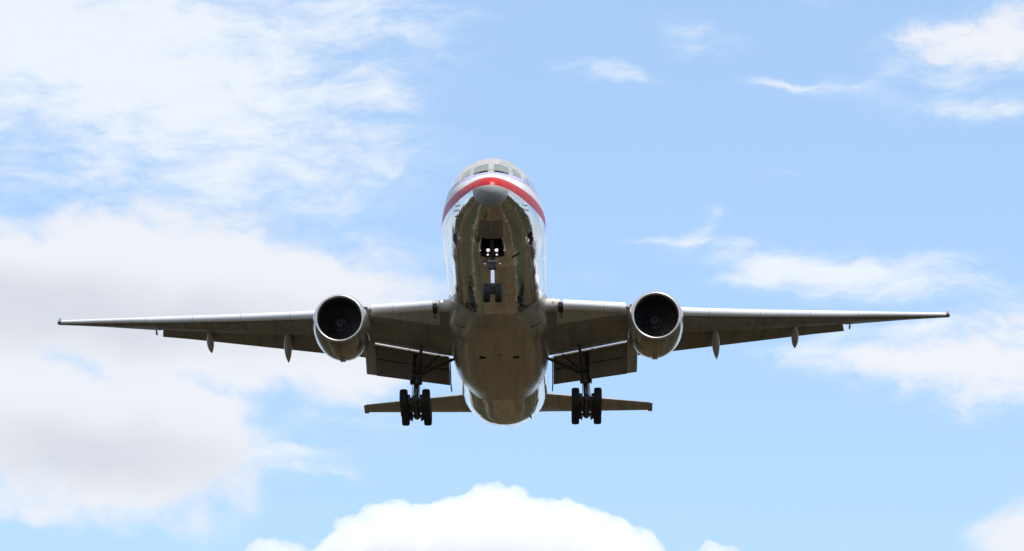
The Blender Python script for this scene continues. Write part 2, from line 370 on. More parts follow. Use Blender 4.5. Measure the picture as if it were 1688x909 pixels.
def S(x, phi, off=0.):
    """point on the skin; phi from the top (0) to the keel (pi), positive to the picture's right"""
    def raw(x, p):
        s = math.sqrt(max(x, 0)); c = math.cos(p); zm = fzm(s)
        return Vector((x, fhw(s)*math.sin(p), zm + ((fzt(s)-zm) if c > 0 else (zm-fzb(s)))*c))
    p = raw(x, phi)
    if off:
        n = (raw(x+.01, phi)-raw(max(x-.01, 0), phi)).cross(raw(x, phi+.01)-raw(x, phi-.01))
        n.normalize()
        if n.dot(p - Vector((max(x, 2.5), 0, fzm(math.sqrt(x))))) < 0: n = -n
        p = p + n*off
    return p
NR = 96
sts = sorted(set([3.75, 6.1] + [round(i*.06, 4)**1.0 for i in range(0, 20)] + [1.2+i*.2 for i in range(45)] + [10+i*.9 for i in range(34)] + [40.6+i*.5 for i in range(45)] + [62.9]))
fus = MB(); fus.ring_loft([[S(max(x, .0004), 2*math.pi*k/NR) for k in range(NR)] for x in sts if x <= 62.9])
BAY = 4            # half width of the nose gear bay in skin facets around the keel
xs_ = [x for x in sts if x <= 62.9]; keep = []
for f_ in fus.f:
    if len(f_) == 4 and f_[0] // NR != (len(xs_)-1):
        i_ = f_[0]//NR; j_ = f_[0] % NR
        if 3.749 < xs_[i_] < 6.09 and NR//2-BAY <= j_ < NR//2+BAY: continue
    keep.append(f_)
fus.f = keep; fus.mi = [0]*len(keep)
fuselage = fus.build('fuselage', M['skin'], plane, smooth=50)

def patch(name, quad, mat_, parent, off=.006, th=.0, n=6):
    """panel lying on the skin, from four (x, phi) corners"""
    a, b_, c, d = [Vector(q) for q in quad]; mb = MB(); rings = []
    for o in (off, off - .03):
        rings.append([])
    grid = [[a.lerp(b_, j/n).lerp(d.lerp(c, j/n), i/n) for j in range(n+1)] for i in range(n+1)]
    top = [[S(g[0], g[1], off) for g in r] for r in grid]
    base = len(mb.v); mb.v += [tuple(p) for r in top for p in r]
    for i in range(n):
        for j in range(n): mb.face([base+i*(n+1)+j, base+i*(n+1)+j+1, base+(i+1)*(n+1)+j+1, base+(i+1)*(n+1)+j])
    # rim down into the skin
    rim = [(0,j) for j in range(n)] + [(i,n) for i in range(n)] + [(n,n-j) for j in range(n)] + [(n-i,0) for i in range(n)]
    lo = len(mb.v); mb.v += [tuple(S(grid[i][j][0], grid[i][j][1], -.02)) for i, j in rim]
    L = len(rim)
    for q in range(L):
        i, j = rim[q]; i2, j2 = rim[(q+1) % L]
        mb.face([base+i*(n+1)+j, base+i2*(n+1)+j2, lo+(q+1) % L, lo+q])
    return mb.build(name, mat_, parent, smooth=45)

def disc_patch(name, x, phi, rx, ra, mat_, parent, off=.008):
    mb = MB(); n = 24
    ring = [S(x+rx*math.cos(2*math.pi*k/n), phi+ra*math.sin(2*math.pi*k/n), off) for k in range(n)]
    rin = [S(x+rx*math.cos(2*math.pi*k/n), phi+ra*math.sin(2*math.pi*k/n), -.02) for k in range(n)]
    mb.ring_loft([rin, ring], False, False); c = len(mb.v); mb.v.append(tuple(S(x, phi, off)))
    for k in range(n): mb.face([n+k, n+(k+1) % n, c])
    return mb.build(name, mat_, parent, smooth=45)

# ---- wings
def station(pts, y):
    """interpolate tuples (y, a, b, ...)"""
    for p, q in zip(pts, pts[1:]):
        if y <= q[0] or q is pts[-1]:
            f = (y-p[0])/(q[0]-p[0]); return [a+(b-a)*f for a, b in zip(p[1:], q[1:])]
# y, LE x, LE mid z, half height of the nose, fixed trailing edge x, z, lower-surface sag
WING = [(2.6,20.55,-1.50,.34,32.1,-1.76,.62),(3.9,21.0,-1.36,.32,32.1,-1.58,.58),(8.2,24.0,-.76,.30,32.1,-.74,.48),(11.5,26.5,-.36,.27,32.75,-.10,.36),
        (16.5,29.85,.42,.245,34.85,.62,.24),(22.8,34.2,1.52,.20,37.45,1.70,.13),(23.2,34.45,1.60,.19,39.0,2.11,.10),(30.2,39.35,2.86,.12,41.75,3.36,.05)]
def wing_ring(y, n=12):
    lx, lz, hh, tx, tz, sag = station(WING, y); c = tx-lx; pts = []
    # nose of the fixed wing sits a little behind the slat
    up_, lo_ = [], []
    for i in range(n+1):
        f = i/n; f = f*f*(3-2*f)*.5+f*.5
        th = hh*1.1*math.sqrt(min(f*6, 1))*(1-.94*max(0, (f-.17)/.83)**1.3)
        zc = lz + (tz-lz)*f
        up_.append((lx+.12+(c-.12)*f, y, zc + th*1.25)); lo_.append((lx+.12+(c-.12)*f, y, zc - th - sag*math.sin(math.pi*min(f*1.05, 1))**1.0*.75))
    return lo_[::-1] + up_[1:-1]
def mir(s, p): return (p[0], s*p[1], p[2])
def slat_ring(y, hscale=1., drop=0.):
    lx, lz, hh, tx, tz, sag = station(WING, y); c = min(max((tx-lx)*.13, .38), 1.25); h = hh*hscale
    z = lz - drop
    prof = [(.30,-1.02),(.12,-.95),(.0,-.72),(-.09,-.36),(-.12,.0),(-.08,.36),(.05,.72),(.26,1.0),(.60,1.22),(1.0,1.38),(1.0,1.33),(.6,1.1),(.30,.72),(.17,.3),(.14,-.1),(.2,-.6),(.33,-.95)]
    return [(lx + a*c*.9, y, z + b*h) for a, b in prof]

def make_wing(s):
    ys = [2.6,3.3,3.9,5,6.5,8.2,9.6,11.5,13,14.7,16.5,18.5,20.5,22.79,23.2,25,27,29,30.2]
    mb = MB(); mb.ring_loft([[mir(s, p) for p in wing_ring(y)] for y in ys])
    # raked tip
    w = mb.build('wing', M['wing'], plane, smooth=60)
    def loft(ring, ys, name, m_, th=40):
        q = MB(); q.ring_loft([[mir(s, p) for p in ring(y)] for y in ys]); return q.build(name, m_, w, smooth=th)
    loft(slat_ring, [4.0,5,6,7,7.9], 'slat', M['slat']); loft(slat_ring, [10.7,12,13.4,15,17,19,20.8,22.8,24.5,26.3,28.2,29.9], 'slat', M['slat'])
    # root stub ahead of the wing and landing light
    root = MB(); root.ring_loft([[mir(s, (x0+math.cos(a)*0, 0, 0)) for a in [0]] for x0 in [0]], False, False) if False else None
    # inboard double slotted flap
    def flap_ring(y, p0, p1, th):
        (x0, z0), (x1, z1) = p0(y), p1(y); d = Vector((x1-x0, z1-z0)); L = d.length; d /= L; nn = Vector((-d.y, d.x)); out_ = []
        prof = [(0,0),(.03,.5),(.12,.95),(.3,1.),(.6,.66),(1,.08),(1,-.04),(.6,.05),(.3,-.22),(.12,-.45),(.03,-.35)]
        return [(x0+d.x*a*L+nn.x*b*th, y, z0+d.y*a*L+nn.y*b*th) for a, b in prof]
    def L2(a, b):   # linear in y between (y, x, z)
        return lambda y: (a[1]+(b[1]-a[1])*(y-a[0])/(b[0]-a[0]), a[2]+(b[2]-a[2])*(y-a[0])/(b[0]-a[0]))
    f0, f1 = L2((3.1,32.17,-1.79),(8.14,32.17,-.83)), L2((3.4,34.6,-3.02),(8.8,34.6,-2.25))
    fm = lambda y: tuple(a+(b-a)*.48 for a, b in zip(f0(y), f1(y)))
    fm2 = lambda y: tuple(a+(b-a)*.50+c for a, b, c in zip(f0(y), f1(y), (-.10,.03)))
    loft(lambda y: flap_ring(y, f0, fm, .16), [3.38,4.6,5.9,7,8.2], 'flap', M['flap'])
    loft(lambda y: flap_ring(y, fm2, f1, .12), [3.38,4.6,5.9,7,8.2], 'flap', M['flap'])
    q = MB(); rows = []  # dark strip added for the shade of the slot between flap segments
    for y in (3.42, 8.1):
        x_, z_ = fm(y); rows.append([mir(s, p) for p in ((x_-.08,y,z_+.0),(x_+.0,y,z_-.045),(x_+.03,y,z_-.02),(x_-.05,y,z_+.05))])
    q.ring_loft(rows); q.build('flap_slot_shade', M['seal'], w, smooth=0)
    # flap end plates
    e = MB(); pl = [(32.35,3.36,-1.76),(33.5,3.36,-2.2),(34.5,3.36,-2.95),(35.5,3.34,-3.25),(34.6,3.36,-3.2),(33.2,3.36,-2.5)]
    e.plate([mir(s, p) for p in pl], .07, (0, -s, 0)); e.build('flap_end_plate', M['flap'], w)
    fo = lambda y: flap_ring(y, L2((8.16,31.9,-.78),(8.86,31.9,-.68)), L2((8.16,34.65,-2.30),(8.86,34.65,-2.20)), .2)
    loft(fo, [8.17,8.5,8.86], 'flap_track_cover', M['panel'])
    fl = lambda y: flap_ring(y, L2((8.9,32.15,-.72),(10.9,32.6,-.24)), L2((8.9,34.6,-1.1),(10.9,34.9,-.72)), .16)
    loft(fl, [8.92,9.6,10.2,10.85], 'flaperon', M['flap'])
    o0, o1 = L2((11.2,32.55,-.12),(22.7,37.3,1.70)), L2((11.57,35.1,-.66),(23.0,39.9,1.93))
    def out_ring(y):
        r = flap_ring(y, o0, o1, .15); k_ = .14*max(0, (y-21)/1.75)
        return [(x_, y_+(x_-r[0][0])*k_, z_) for x_, y_, z_ in r]
    loft(out_ring, [10.95,12.5,14,16,18,20,21,22,22.7], 'flap', M['flap'])
    # flap track fairings: drooping canoes
    def canoe(p0, p1, wd, ht, nm='flap_track_fairing'):
        q = MB(); a, b_ = Vector(p0), Vector(p1); rings = []
        for i in range(17):
            f = i/16; r = (math.sin(math.pi*min(max(f, .012), .988)**.8)**.72); cpt = a.lerp(b_, f) + Vector((0, 0, -.10*math.sin(math.pi*f)))
            rings.append([cpt + Vector((0, math.cos(g)*wd*r, math.sin(g)*ht*r)) for g in [2*math.pi*k/16 for k in range(16)]])
        q.ring_loft([[mir(s, p) for p in rg] for rg in rings]); return q.build(nm, M['panel'], w, smooth=60)
    canoe((32.3,13.9,.18),(37.35,14.25,-.66),.27,.34); canoe((35.2,19.35,.98),(39.0,19.6,.50),.245,.29); canoe((38.2,23.3,1.93),(39.5,23.35,1.98),.07,.14, 'aileron_hinge_fairing')
    # lighter tapering strip behind the inboard slat
    q = MB(); pts = []
    def under(y, f, off):
        lx, lz, hh, tx, tz, sag = station(WING, y); c = tx-lx
        th = hh*1.1*math.sqrt(min(f*6, 1))*(1-.94*max(0, (f-.17)/.83)**1.3)
        return (lx+.12+(c-.12)*f, y, lz+(tz-lz)*f - th - sag*math.sin(math.pi*min(f*1.05, 1))*.75 - off)
    rows = []
    for i in range(9):
        y = 3.6 + (7.95-3.6)*i/8; f1_ = .215 - .15*i/8
        rows.append([under(y, .035+(f1_-.035)*j/6, .006) for j in range(7)] + [under(y, .035+(f1_-.035)*j/6, -.02) for j in range(6, -1, -1)])
    q.ring_loft([[mir(s, p) for p in r] for r in rows]); q.build('leading_edge_strip', M['panel'], w, smooth=50)
    # landing light at the wing root, behind a clear cover
    q = MB(); rr = []
    for i in range(9):
        y = 2.75 + (3.82-2.75)*i/8; lx, lz, hh, *_ = station(WING, max(y, 2.6)); lx -= .10*(8-i)/8
        rr.append([(lx+.1+a*.5, y, lz+b*hh*1.12) for a, b in [(1.3,-.9),(.5,-.88),(.2,-.62),(.0,-.25),(-.06,.15),(.0,.5),(.2,.85),(.6,1.05),(1.3,1.3)]])
    q.ring_loft([[mir(s, p) for p in r] for r in rr]); q.build('wing_root_fairing', M['panel'], w, smooth=50)
    q = MB(); lx, lz, hh, *_ = station(WING, 3.72); q.lathe([(-.05,.0),(-.05,.05),(0,.075),(.12,.08)], mir(s, (lx-.14,3.42,lz+.16)), (1,0,0), 20, False, True); q.build('landing_light_or_door_glow', M['lamp'], w)
    q = MB(); lx, lz, hh, *_ = station(WING, 3.75); q.ring_loft([[mir(s, (lx+a, y, lz+b*hh)) for a, b in ((.05,-1.02),(-.03,-.6),(-.04,.15),(.9,.3),(.9,-1.1))] for y in (3.72, 3.97)]); q.build('slat_notch_shade', M['dark'], w, smooth=0)  # solid dark box stands in for shade in the slat end notch
    # tip lens
    q = MB(); q.ring_loft([[mir(s, p) for p in r] for r in [[(39.1+a, 29.95+b_*.0, 2.95+c) for a, b_, c in [(.0,0,-.12),(-.12,0,.02),(.05,0,.17),(.5,0,.22),(.5,0,-.1)]], [(39.45+a*.6, 30.12, 2.97+c*.7) for a, b_, c in [(.0,0,-.12),(-.12,0,.02),(.05,0,.17),(.5,0,.22),(.5,0,-.1)]]]])
    q.build('navigation_light', M['navr'] if s > 0 else M['navg'], w)['label'] = 'red wing tip light lens' if s > 0 else 'green wing tip light lens'
    return w
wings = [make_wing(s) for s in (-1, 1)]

# ---- wing-to-body fairing under the belly
def fair_ring(x):
    f = pchip([16.6,17.6,18.6,20.2,24,30,33,35.2,37.2,39.5,41.5],[-3.04,-3.16,-3.28,-3.46,-3.5,-3.5,-3.46,-3.36,-3.2,-3.0,-2.8])(x)      # keel
    wd = pchip([16.6,18,20,23,30,34,37,40,41.5],[1.0,2.0,2.85,3.16,3.16,3.08,2.9,2.5,2.0])(x)
    e = pchip([16.6,20,23,32,36,41.5],[2.,2.5,3.1,3.1,2.6,2.])(x)
    top = -.9
    pts = []
    for k in range(41):
        a = math.pi*k/40; cc, sn = math.cos(a), math.sin(a)
        pts.append((x, -wd*math.copysign(abs(cc)**(2/e), cc), top + (f-top)*abs(sn)**(2/e)))
    return pts
fr = MB(); fr.ring_loft([fair_ring(16.6+i*.415) for i in range(61)])
fairing = fr.build('belly_fairing', M['fairing'], plane, smooth=50)
def belly_slot(name, x, y, lx, ly, ang=0, mat_='dark', z=None):
    q = MB(); q.box((x, y, z), (lx, ly, .05), Matrix.Rotation(ang, 3, 'Z')); return q.build(name, M[mat_], fairing, smooth=0)
for y in (-1.05, 1.05): belly_slot('air_outlet', 25.9, y, .36, .40, 0, 'dark', -3.485)
belly_slot('drain', 25.2, 0, .18, .16, 0, 'dark', -3.485)

for s in (-1, 1):
    q = MB(); q.tube((20.97, s*2.55, -2.60), (20.4, s*1.98, -3.01), .075, .075, 10); q.build('air_inlet', M['dark'], fairing)
# ---- engines
EX, EY, EZ = 20.62, 9.66, -2.30
def make_engine(s):
    o = mir(s, (EX, EY, EZ))
    mb = MB(); outer = [(.02,1.475),(.10,1.53),(.3,1.60),(.7,1.68),(1.2,1.73),(1.9,1.755),(2.8,1.75),(3.6,1.69),(4.3,1.58),(4.9,1.44),(5.2,1.36)]
    inner = [(5.2,1.33),(4.6,1.34)]
    mb.lathe(outer+inner, o, (1,0,0), 72); eng = mb.build('engine', M['nacelle'], plane, smooth=50)
    q = MB(); q.lathe([(.13,1.542),(.06,1.508),(.012,1.468),(-.012,1.43),(.0,1.39),(.04,1.355),(.12,1.325)], o, (1,0,0), 72); q.build('intake_lip', M['lip'], eng, smooth=70)
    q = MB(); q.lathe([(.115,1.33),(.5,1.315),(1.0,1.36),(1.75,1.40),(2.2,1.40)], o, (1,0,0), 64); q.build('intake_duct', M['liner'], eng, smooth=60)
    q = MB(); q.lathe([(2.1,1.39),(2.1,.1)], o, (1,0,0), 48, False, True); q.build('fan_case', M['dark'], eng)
    # fan: 26 wide-chord blades, twisted
    q = MB(); nb = 26
    for b_ in range(nb):
        a0 = 2*math.pi*b_/nb; rings = []
        for r in (.42,.65,.9,1.15,1.385):
            tw = rad(28 + 34*(r-.42)/.97); ch = .36 + .12*math.sin(math.pi*(r-.42)/1.1)
            ring = []
            for c_, th in ((-.5,0),(-.15,.022),(.25,.02),(.5,0),(.25,-.02),(-.15,-.022)):
                ax_ = math.cos(tw)*c_*ch - math.sin(tw)*th; tg = math.sin(tw)*c_*ch + math.cos(tw)*th
                aa = a0 + tg/r + .1*(r-.42)
                ring.append((o[0]+1.75+ax_*s*s, o[1]+math.sin(aa)*r, o[2]+math.cos(aa)*r))
            rings.append(ring)
        q.ring_loft(rings)
    q.build('fan', M['blade'], eng, smooth=50)
    q = MB(); prof = [(1.02,.0),(1.04,.05),(1.12,.11),(1.25,.19),(1.42,.30),(1.6,.40),(1.72,.45)]; q.lathe(prof, o, (1,0,0), 40); sp = q.build('spinner', M['spinner'], eng, smooth=70)
    # painted spiral band
    def rr(x): return float(np.interp(x, [p_[0] for p_ in prof], [p_[1] for p_ in prof]))
    q = MB(); rows = []
    for i in range(57):
        f = i/56; a = 2*math.pi*1.4*f + 1.2; x0 = 1.06+.50*f; wv_ = .045+.01*f
        pts = []
        for x_, off in ((x0, .006),(x0+wv_, .006),(x0+wv_, -.01),(x0, -.01)):
            r = rr(x_) + off; pts.append((o[0]+x_, o[1]+r*math.sin(a), o[2]+r*math.cos(a)))
        rows.append(pts)
    q.ring_loft(rows); q.build('spinner_spiral', M['spiral'], eng, smooth=60)
    q = MB(); q.lathe([(4.4,1.05),(5.3,.98),(6.4,.74),(6.8,.62),(6.8,.58),(6.0,.6)], o, (1,0,0), 40); q.lathe([(6.0,.42),(7.0,.28),(7.6,.02)], o, (1,0,0), 24, True, True); q.build('exhaust_nozzle', M['exhaust'], eng, smooth=60)
    q = MB(); q.lathe([(4.7,1.36),(4.7,.9)], o, (1,0,0), 40); q.build('fan_exit', M['dark'], eng)
    # pylon
    q = MB(); rows = []
    for x_, zb, zt, wd in ((1.6,1.55,1.80,.08),(2.6,1.5,1.98,.24),(4.2,1.25,2.05,.30),(6.5,.6,1.85,.30),(9.0,.9,1.6,.22),(11.3,1.35,1.6,.04)):
        rows.append([(o[0]+x_, o[1]-wd, o[2]+zb), (o[0]+x_, o[1]-wd, o[2]+zt-.06), (o[0]+x_, o[1], o[2]+zt), (o[0]+x_, o[1]+wd, o[2]+zt-.06), (o[0]+x_, o[1]+wd, o[2]+zb)])
    q.ring_loft(rows); q.build('pylon', M['nacelle'], eng, smooth=40)
    # inboard strake, latch housing and drain mast
    ang = -s*rad(48); rr0 = 1.74
    q = MB(); cy, cz = math.sin(ang), math.cos(ang)
    q.ring_loft([[(o[0]+x_, o[1]+cy*r, o[2]+cz*r) for x_, r in ((1.5,rr0-.02),(2.7,rr0),(2.7,rr0+.34),(2.45,rr0+.34))], [(o[0]+x_, o[1]+cy*r+cz*.03, o[2]+cz*r-cy*.03) for x_, r in ((1.5,rr0-.02),(2.7,rr0),(2.7,rr0+.34),(2.45,rr0+.34))]])
    q.build('strake', M['nacelle'], eng, smooth=0)
    q = MB(); q.ring_loft([[(o[0]+x_, o[1]+y_*k_, o[2]+z_) for y_, z_ in ((-.20,zt_),(-.17,zb_),(.17,zb_),(.20,zt_))] for x_, zt_, zb_, k_ in ((2.4,-1.70,-1.74,.5),(2.9,-1.7,-1.84,1.),(3.7,-1.6,-1.80,1.),(4.1,-1.55,-1.63,.6))])
    q.build('drain_mast', M['nacelle'], eng, smooth=30, bevel=.02)
    return eng
engines = [make_engine(s) for s in (-1, 1)]

# ---- tail
def make_stab(s):
    mb = MB(); rows = []
    for y, lx, lz, tx, tz, th in ((1.2,54.0,1.50,61.9,1.85,.40),(3.0,55.5,1.62,62.3,1.98,.34),(7,58.4,1.98,62.8,2.12,.24),(10.55,61.0,2.30,63.2,2.25,.13),(10.8,61.35,2.30,63.2,2.25,.06)):
        c = tx-lx; up_, lo_ = [], []
        for i in range(11):
            f = (i/10)**1.5; t_ = th*(2.6*math.sqrt(max(f, 0))*(1-f)**.9*.75 + .02); zc = lz+(tz-lz)*f
            up_.append((lx+c*f, s*y, zc+t_)); lo_.append((lx+c*f, s*y, zc-t_))
        rows.append(lo_[::-1] + up_[1:-1])
    mb.ring_loft(rows); st = mb.build('horizontal_stabilizer', M['stab'], plane, smooth=50)
    q = MB(); q.ring_loft([[(x_, s*y_, z_) for x_, z_ in ((62.4,2.28),(63.23,2.24),(63.26,2.17),(62.7,2.16))] for y_ in (10.5,10.82)]); q.build('elevator_balance', M['stab'], st, smooth=30)
    return st
stabs = [make_stab(s) for s in (-1, 1)]
mb = MB(); rows = []
for z, lx, tx, th in ((2.6,50.5,60.8,.42),(7,54.6,62.0,.32),(12.3,59.2,63.2,.18)):
    c = tx-lx; a, b_ = [], []
    for i in range(11):
        f = (i/10)**1.5; t_ = th*2*math.sqrt(f)*(1-f)**.9 + .01; a.append((lx+c*f, t_, z)); b_.append((lx+c*f, -t_, z))
    rows.append(a[::-1] + b_[1:-1])
mb.ring_loft(rows); mb.build('tail_fin', M['stab'], plane, smooth=50)

# ---- landing gear
def tyre_mesh(r, w, hubr):
    mb = MB(); prof = [(-w*.34,hubr),(-w*.44,hubr+.05),(-w*.5,r*.78),(-w*.47,r*.9),(-w*.36,r*.97),(-w*.2,r*.995),(-w*.19,r*.985),(-w*.15,r*.985),(-w*.14,r),(w*.14,r),(w*.15,r*.985),(w*.19,r*.985),(w*.2,r*.995),(w*.36,r*.97),(w*.47,r*.9),(w*.5,r*.78),(w*.44,hubr+.05),(w*.34,hubr)]
    mb.lathe(prof, (0,0,0), (0,1,0), 40); mb.cur = 1
    mb.lathe([(-w*.34,hubr),(-w*.30,hubr*.9),(-w*.22,hubr*.55),(-w*.36,hubr*.3),(-w*.38,.0)], (0,0,0), (0,1,0), 32); mb.lathe([(w*.34,hubr),(w*.30,hubr*.9),(w*.22,hubr*.55),(w*.36,hubr*.3),(w*.38,.0)], (0,0,0), (0,1,0), 32)
    return mb
main_wheel = nose_wheel = None
GX, GY, GZ, GT = 31.8, 5.49, -5.19, rad(8)
def make_main_gear(s):
    global main_wheel
    ctr = Vector((GX, s*GY, GZ)); top = Vector((31.55, s*5.35, -1.75))
    kn = ctr + Vector((0, 0, .62))
    mb = MB(); mb.tube(top, top.lerp(kn, .62), .31, .27); mb.tube(top.lerp(kn, .6), top.lerp(kn, .68), .36, .36); mb.tube(top.lerp(kn, .68), ctr + Vector((0,0,.45)), .17, .17)
    mb.tube(ctr+Vector((0,0,.62)), ctr+Vector((0,0,-.05)), .25, .2)
    for zz in (.35, .5): mb.box(tuple(top.lerp(kn, zz)), (.5,.62,.12))
    g = mb.build('main_landing_gear', M['strut'], plane, smooth=40)
    d = Vector((math.cos(GT), 0, -math.sin(GT)))
    q = MB(); q.tube(ctr-d*1.65, ctr+d*1.65, .2, .2)
    for k in (-1, 0, 1): q.tube(ctr+d*1.45*k+Vector((0,-.62,0)), ctr+d*1.45*k+Vector((0,.62,0)), .09)
    for k in (-1, 0, 1):
        for e in (-1, 1):
            q.tube(ctr+d*1.45*k+Vector((0,e*.30,0)), ctr+d*1.45*k+Vector((0,e*.46,0)), .29)       # brake packs
            q.box(tuple(ctr+d*1.45*k+Vector((.1,e*.31,-.22))), (.14,.1,.2))
    for e in (-1, 1): q.tube(ctr-d*1.4+Vector((0,e*.24,-.18)), ctr+d*1.4+Vector((0,e*.24,-.18)), .035)
    q.build('bogie_beam', M['strut'], g, smooth=40)
    if main_wheel is None: main_wheel = tyre_mesh(.645, .50, .27)
    proto = None
    for k in (-1, 0, 1):
        for e in (-1, 1):
            p = ctr + d*1.45*k + Vector((0, e*.715, 0)); loc = (p.x, -p.y, p.z)
            if proto is None: proto = main_wheel.build('wheel', [M['tyre'], M['hub']], g, smooth=40); proto.location = loc
            else: copy_part(proto, g, loc)
    # braces to the body and to the rear spar
    q = MB(); a = top.lerp(kn, .52)
    q.tube(a, (31.7, s*2.9, -1.95), .085); q.tube(a+Vector((.1,0,.1)), (32.3, s*3.2, -1.85), .07); q.tube(a+Vector((0,-s*.4,.45)), (31.9, s*4.0, -1.7), .06); q.build('side_brace', M['strut'], g, smooth=40)
    q = MB(); q.tube(a, (29.2, s*5.0, -1.7), .10); q.build('drag_brace', M['strut'], g, smooth=40)
    q = MB(); c1, c2 = top.lerp(kn, .66)+Vector((.32,0,0)), ctr+Vector((.36,0,.25)); mid = (c1+c2)*.5+Vector((.45,0,0))
    for e in (-.1, .1): q.tube(c1+Vector((0,e,0)), mid+Vector((0,e*.5,0)), .05); q.tube(mid+Vector((0,e*.5,0)), c2+Vector((0,e,0)), .05)
    q.build('torque_link', M['strut'], g, smooth=40)
    q = MB(); q.tube(ctr-d*1.1+Vector((0,0,.1)), top.lerp(kn, .72)+Vector((-.15,0,0)), .06); q.build('truck_positioner', M['chrome'], g, smooth=40)
    q = MB(); y0 = s*(GY+.36)
    q.plate([(30.9,y0,-1.55),(32.3,y0,-1.55),(32.3,y0-s*.06,-3.6),(31.2,y0-s*.06,-3.75)], .06, (0,s,0)); q.build('gear_door', M['flap'], g, smooth=0)
    # hoses and small fittings
    q = MB()
    for e, rr_ in ((-.2,.022),(.2,.022),(-.12,.03),(.15,.018)):
        q.tube(top.lerp(kn,.3)+Vector((-.2,e,0)), kn+Vector((-.22,e*1.2,.2)), rr_); q.tube(kn+Vector((-.22,e*1.2,.2)), ctr+Vector((-.3,e*1.6,.1)), rr_)
    q.build('hydraulic_hose', M['seal'], g, smooth=40)
    return g
gears = [make_main_gear(s) for s in (-1, 1)]

NX, NZ = 5.9, -5.05
mb = MB(); mb.tube((NX-.05,0,-2.2), (NX,0,-3.45), .17, .15); mb.tube((NX,0,-3.4), (NX,0,-3.72), .21, .19); mb.box((NX-.1,0,-3.5), (.3,.46,.34)); 
ng = mb.build('nose_landing_gear', M['strut'], plane, smooth=40)
q = MB(); q.tube((NX,0,-3.7), (NX,0,-4.6), .105, .105); q.build('oleo_piston', M['chrome'], ng)
q = MB(); q.tube((NX,0,-4.5), (NX,0,NZ-.02), .13, .12); q.tube((NX,-.42,NZ), (NX,.42,NZ), .08); q.build('axle', M['strut'], ng)
q = MB(); q.box((NX-.27,0,-3.28), (.1,.56,.14)); q.build('bracket', M['hub'], ng, bevel=.02)
for y in (-.42, .42):
    q = MB(); q.lathe([(-.06,0),(-.05,.05),(.05,.06)], (NX-.25,y,-3.42), (1,0,0), 16, False, True); q.build('steering_actuator_end', M['chrome'], ng)
q = MB(); q.tube((NX+.18,-.1,-3.6), (NX+.55,0,-4.15), .05); q.tube((NX+.55,0,-4.15), (NX+.12,.06,-4.75), .05); q.build('torque_link', M['strut'], ng)
q = MB(); q.tube((NX,-.03,-3.3), (4.2,-.05,-2.45), .05); q.tube((NX,.05,-3.3), (4.2,.05,-2.45), .05); q.build('drag_brace', M['strut'], ng)
nose_wheel = tyre_mesh(.535, .40, .22).build('wheel', [M['tyre'], M['hub']], ng, smooth=40); nose_wheel.location = (NX, .335, NZ)
copy_part(nose_wheel, ng, (NX, -.335, NZ))
for y, z, r, mm_ in ((-.235,-2.74,.098,'lamp'),(.235,-2.74,.098,'lamp'),(-.25,-3.0,.055,'lamp2'),(.25,-3.0,.055,'lamp2'),(-.69,-2.74,.045,'edge_glow'),(.69,-2.74,.045,'edge_glow')):  # outermost pair: glow added at the door edges, no real lamps
    q = MB(); q.lathe([(-.05,.0),(-.04,r*.7),(.0,r)], (5.30,y,z), (1,0,0), 24); l_ = q.build('landing_light_or_door_glow', M[mm_], ng, smooth=60)
    q = MB(); q.lathe([(.0,r*1.1),(.12,r*.9),(.2,r*.4)], (5.31,y,z), (1,0,0), 24, False, True); q.build('lamp_housing', M['strut'], l_)
q = MB(); q.box((5.56,0,-2.98), (.06,.7,.06)); q.build('lamp_bracket', M['strut'], ng)
q = MB(); q.box((5.56,0,-2.76), (.06,.62,.05)); q.build('lamp_bracket', M['strut'], ng)

# nose gear bay, its doors and small fittings on the skin
def keel(x0, x1, y0, y1, name, m_, off=.008):
    def ph(x, y): return math.pi - math.asin(max(-1, min(1, y/fhw(math.sqrt(x)))))
    return patch(name, [(x0, ph(x0, y0)), (x0, ph(x0, y1)), (x1, ph(x1, y1)), (x1, ph(x1, y0))], m_, fuselage, off)
def bay_rim(x, up_): return [S(x, math.pi + k*2*math.pi/NR, -.004) + Vector((0, 0, up_)) for k in range(-BAY, BAY+1)]
q = MB(); bx_ = [x for x in xs_ if 3.749 < x < 6.11]
left_ = [bay_rim(x, 0)[0] for x in bx_]; right_ = [bay_rim(x, 0)[-1] for x in bx_]
loop = [bay_rim(bx_[0], 0)[k] for k in range(2*BAY+1)] + right_[1:-1] + bay_rim(bx_[-1], 0)[::-1] + left_[1:-1][::-1]
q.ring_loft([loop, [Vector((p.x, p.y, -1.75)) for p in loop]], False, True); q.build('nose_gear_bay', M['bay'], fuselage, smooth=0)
q = MB()
for x_ in (4.3, 4.9, 5.5): q.box((x_, 0, -1.82), (.06, 1.05, .12))
for y_ in (-.3, .3): q.box((4.9, y_, -1.9), (2.1, .05, .08))
q.build('bay_framing', M['strut'], fuselage, smooth=0)
for y0, y1 in ((-.62, -.01), (.01, .62)): keel(2.0, 3.72, y0, y1, 'nose_gear_door', M['frame'], .012)
for s in (-1, 1):
    q = MB(); q.plate([(4.2,s*.66,-2.6),(6.0,s*.66,-2.85),(5.9,s*.72,-3.35),(4.35,s*.72,-3.1)], .035, (0,s,0)); q.build('nose_gear_door', M['slat'], fuselage, smooth=0)

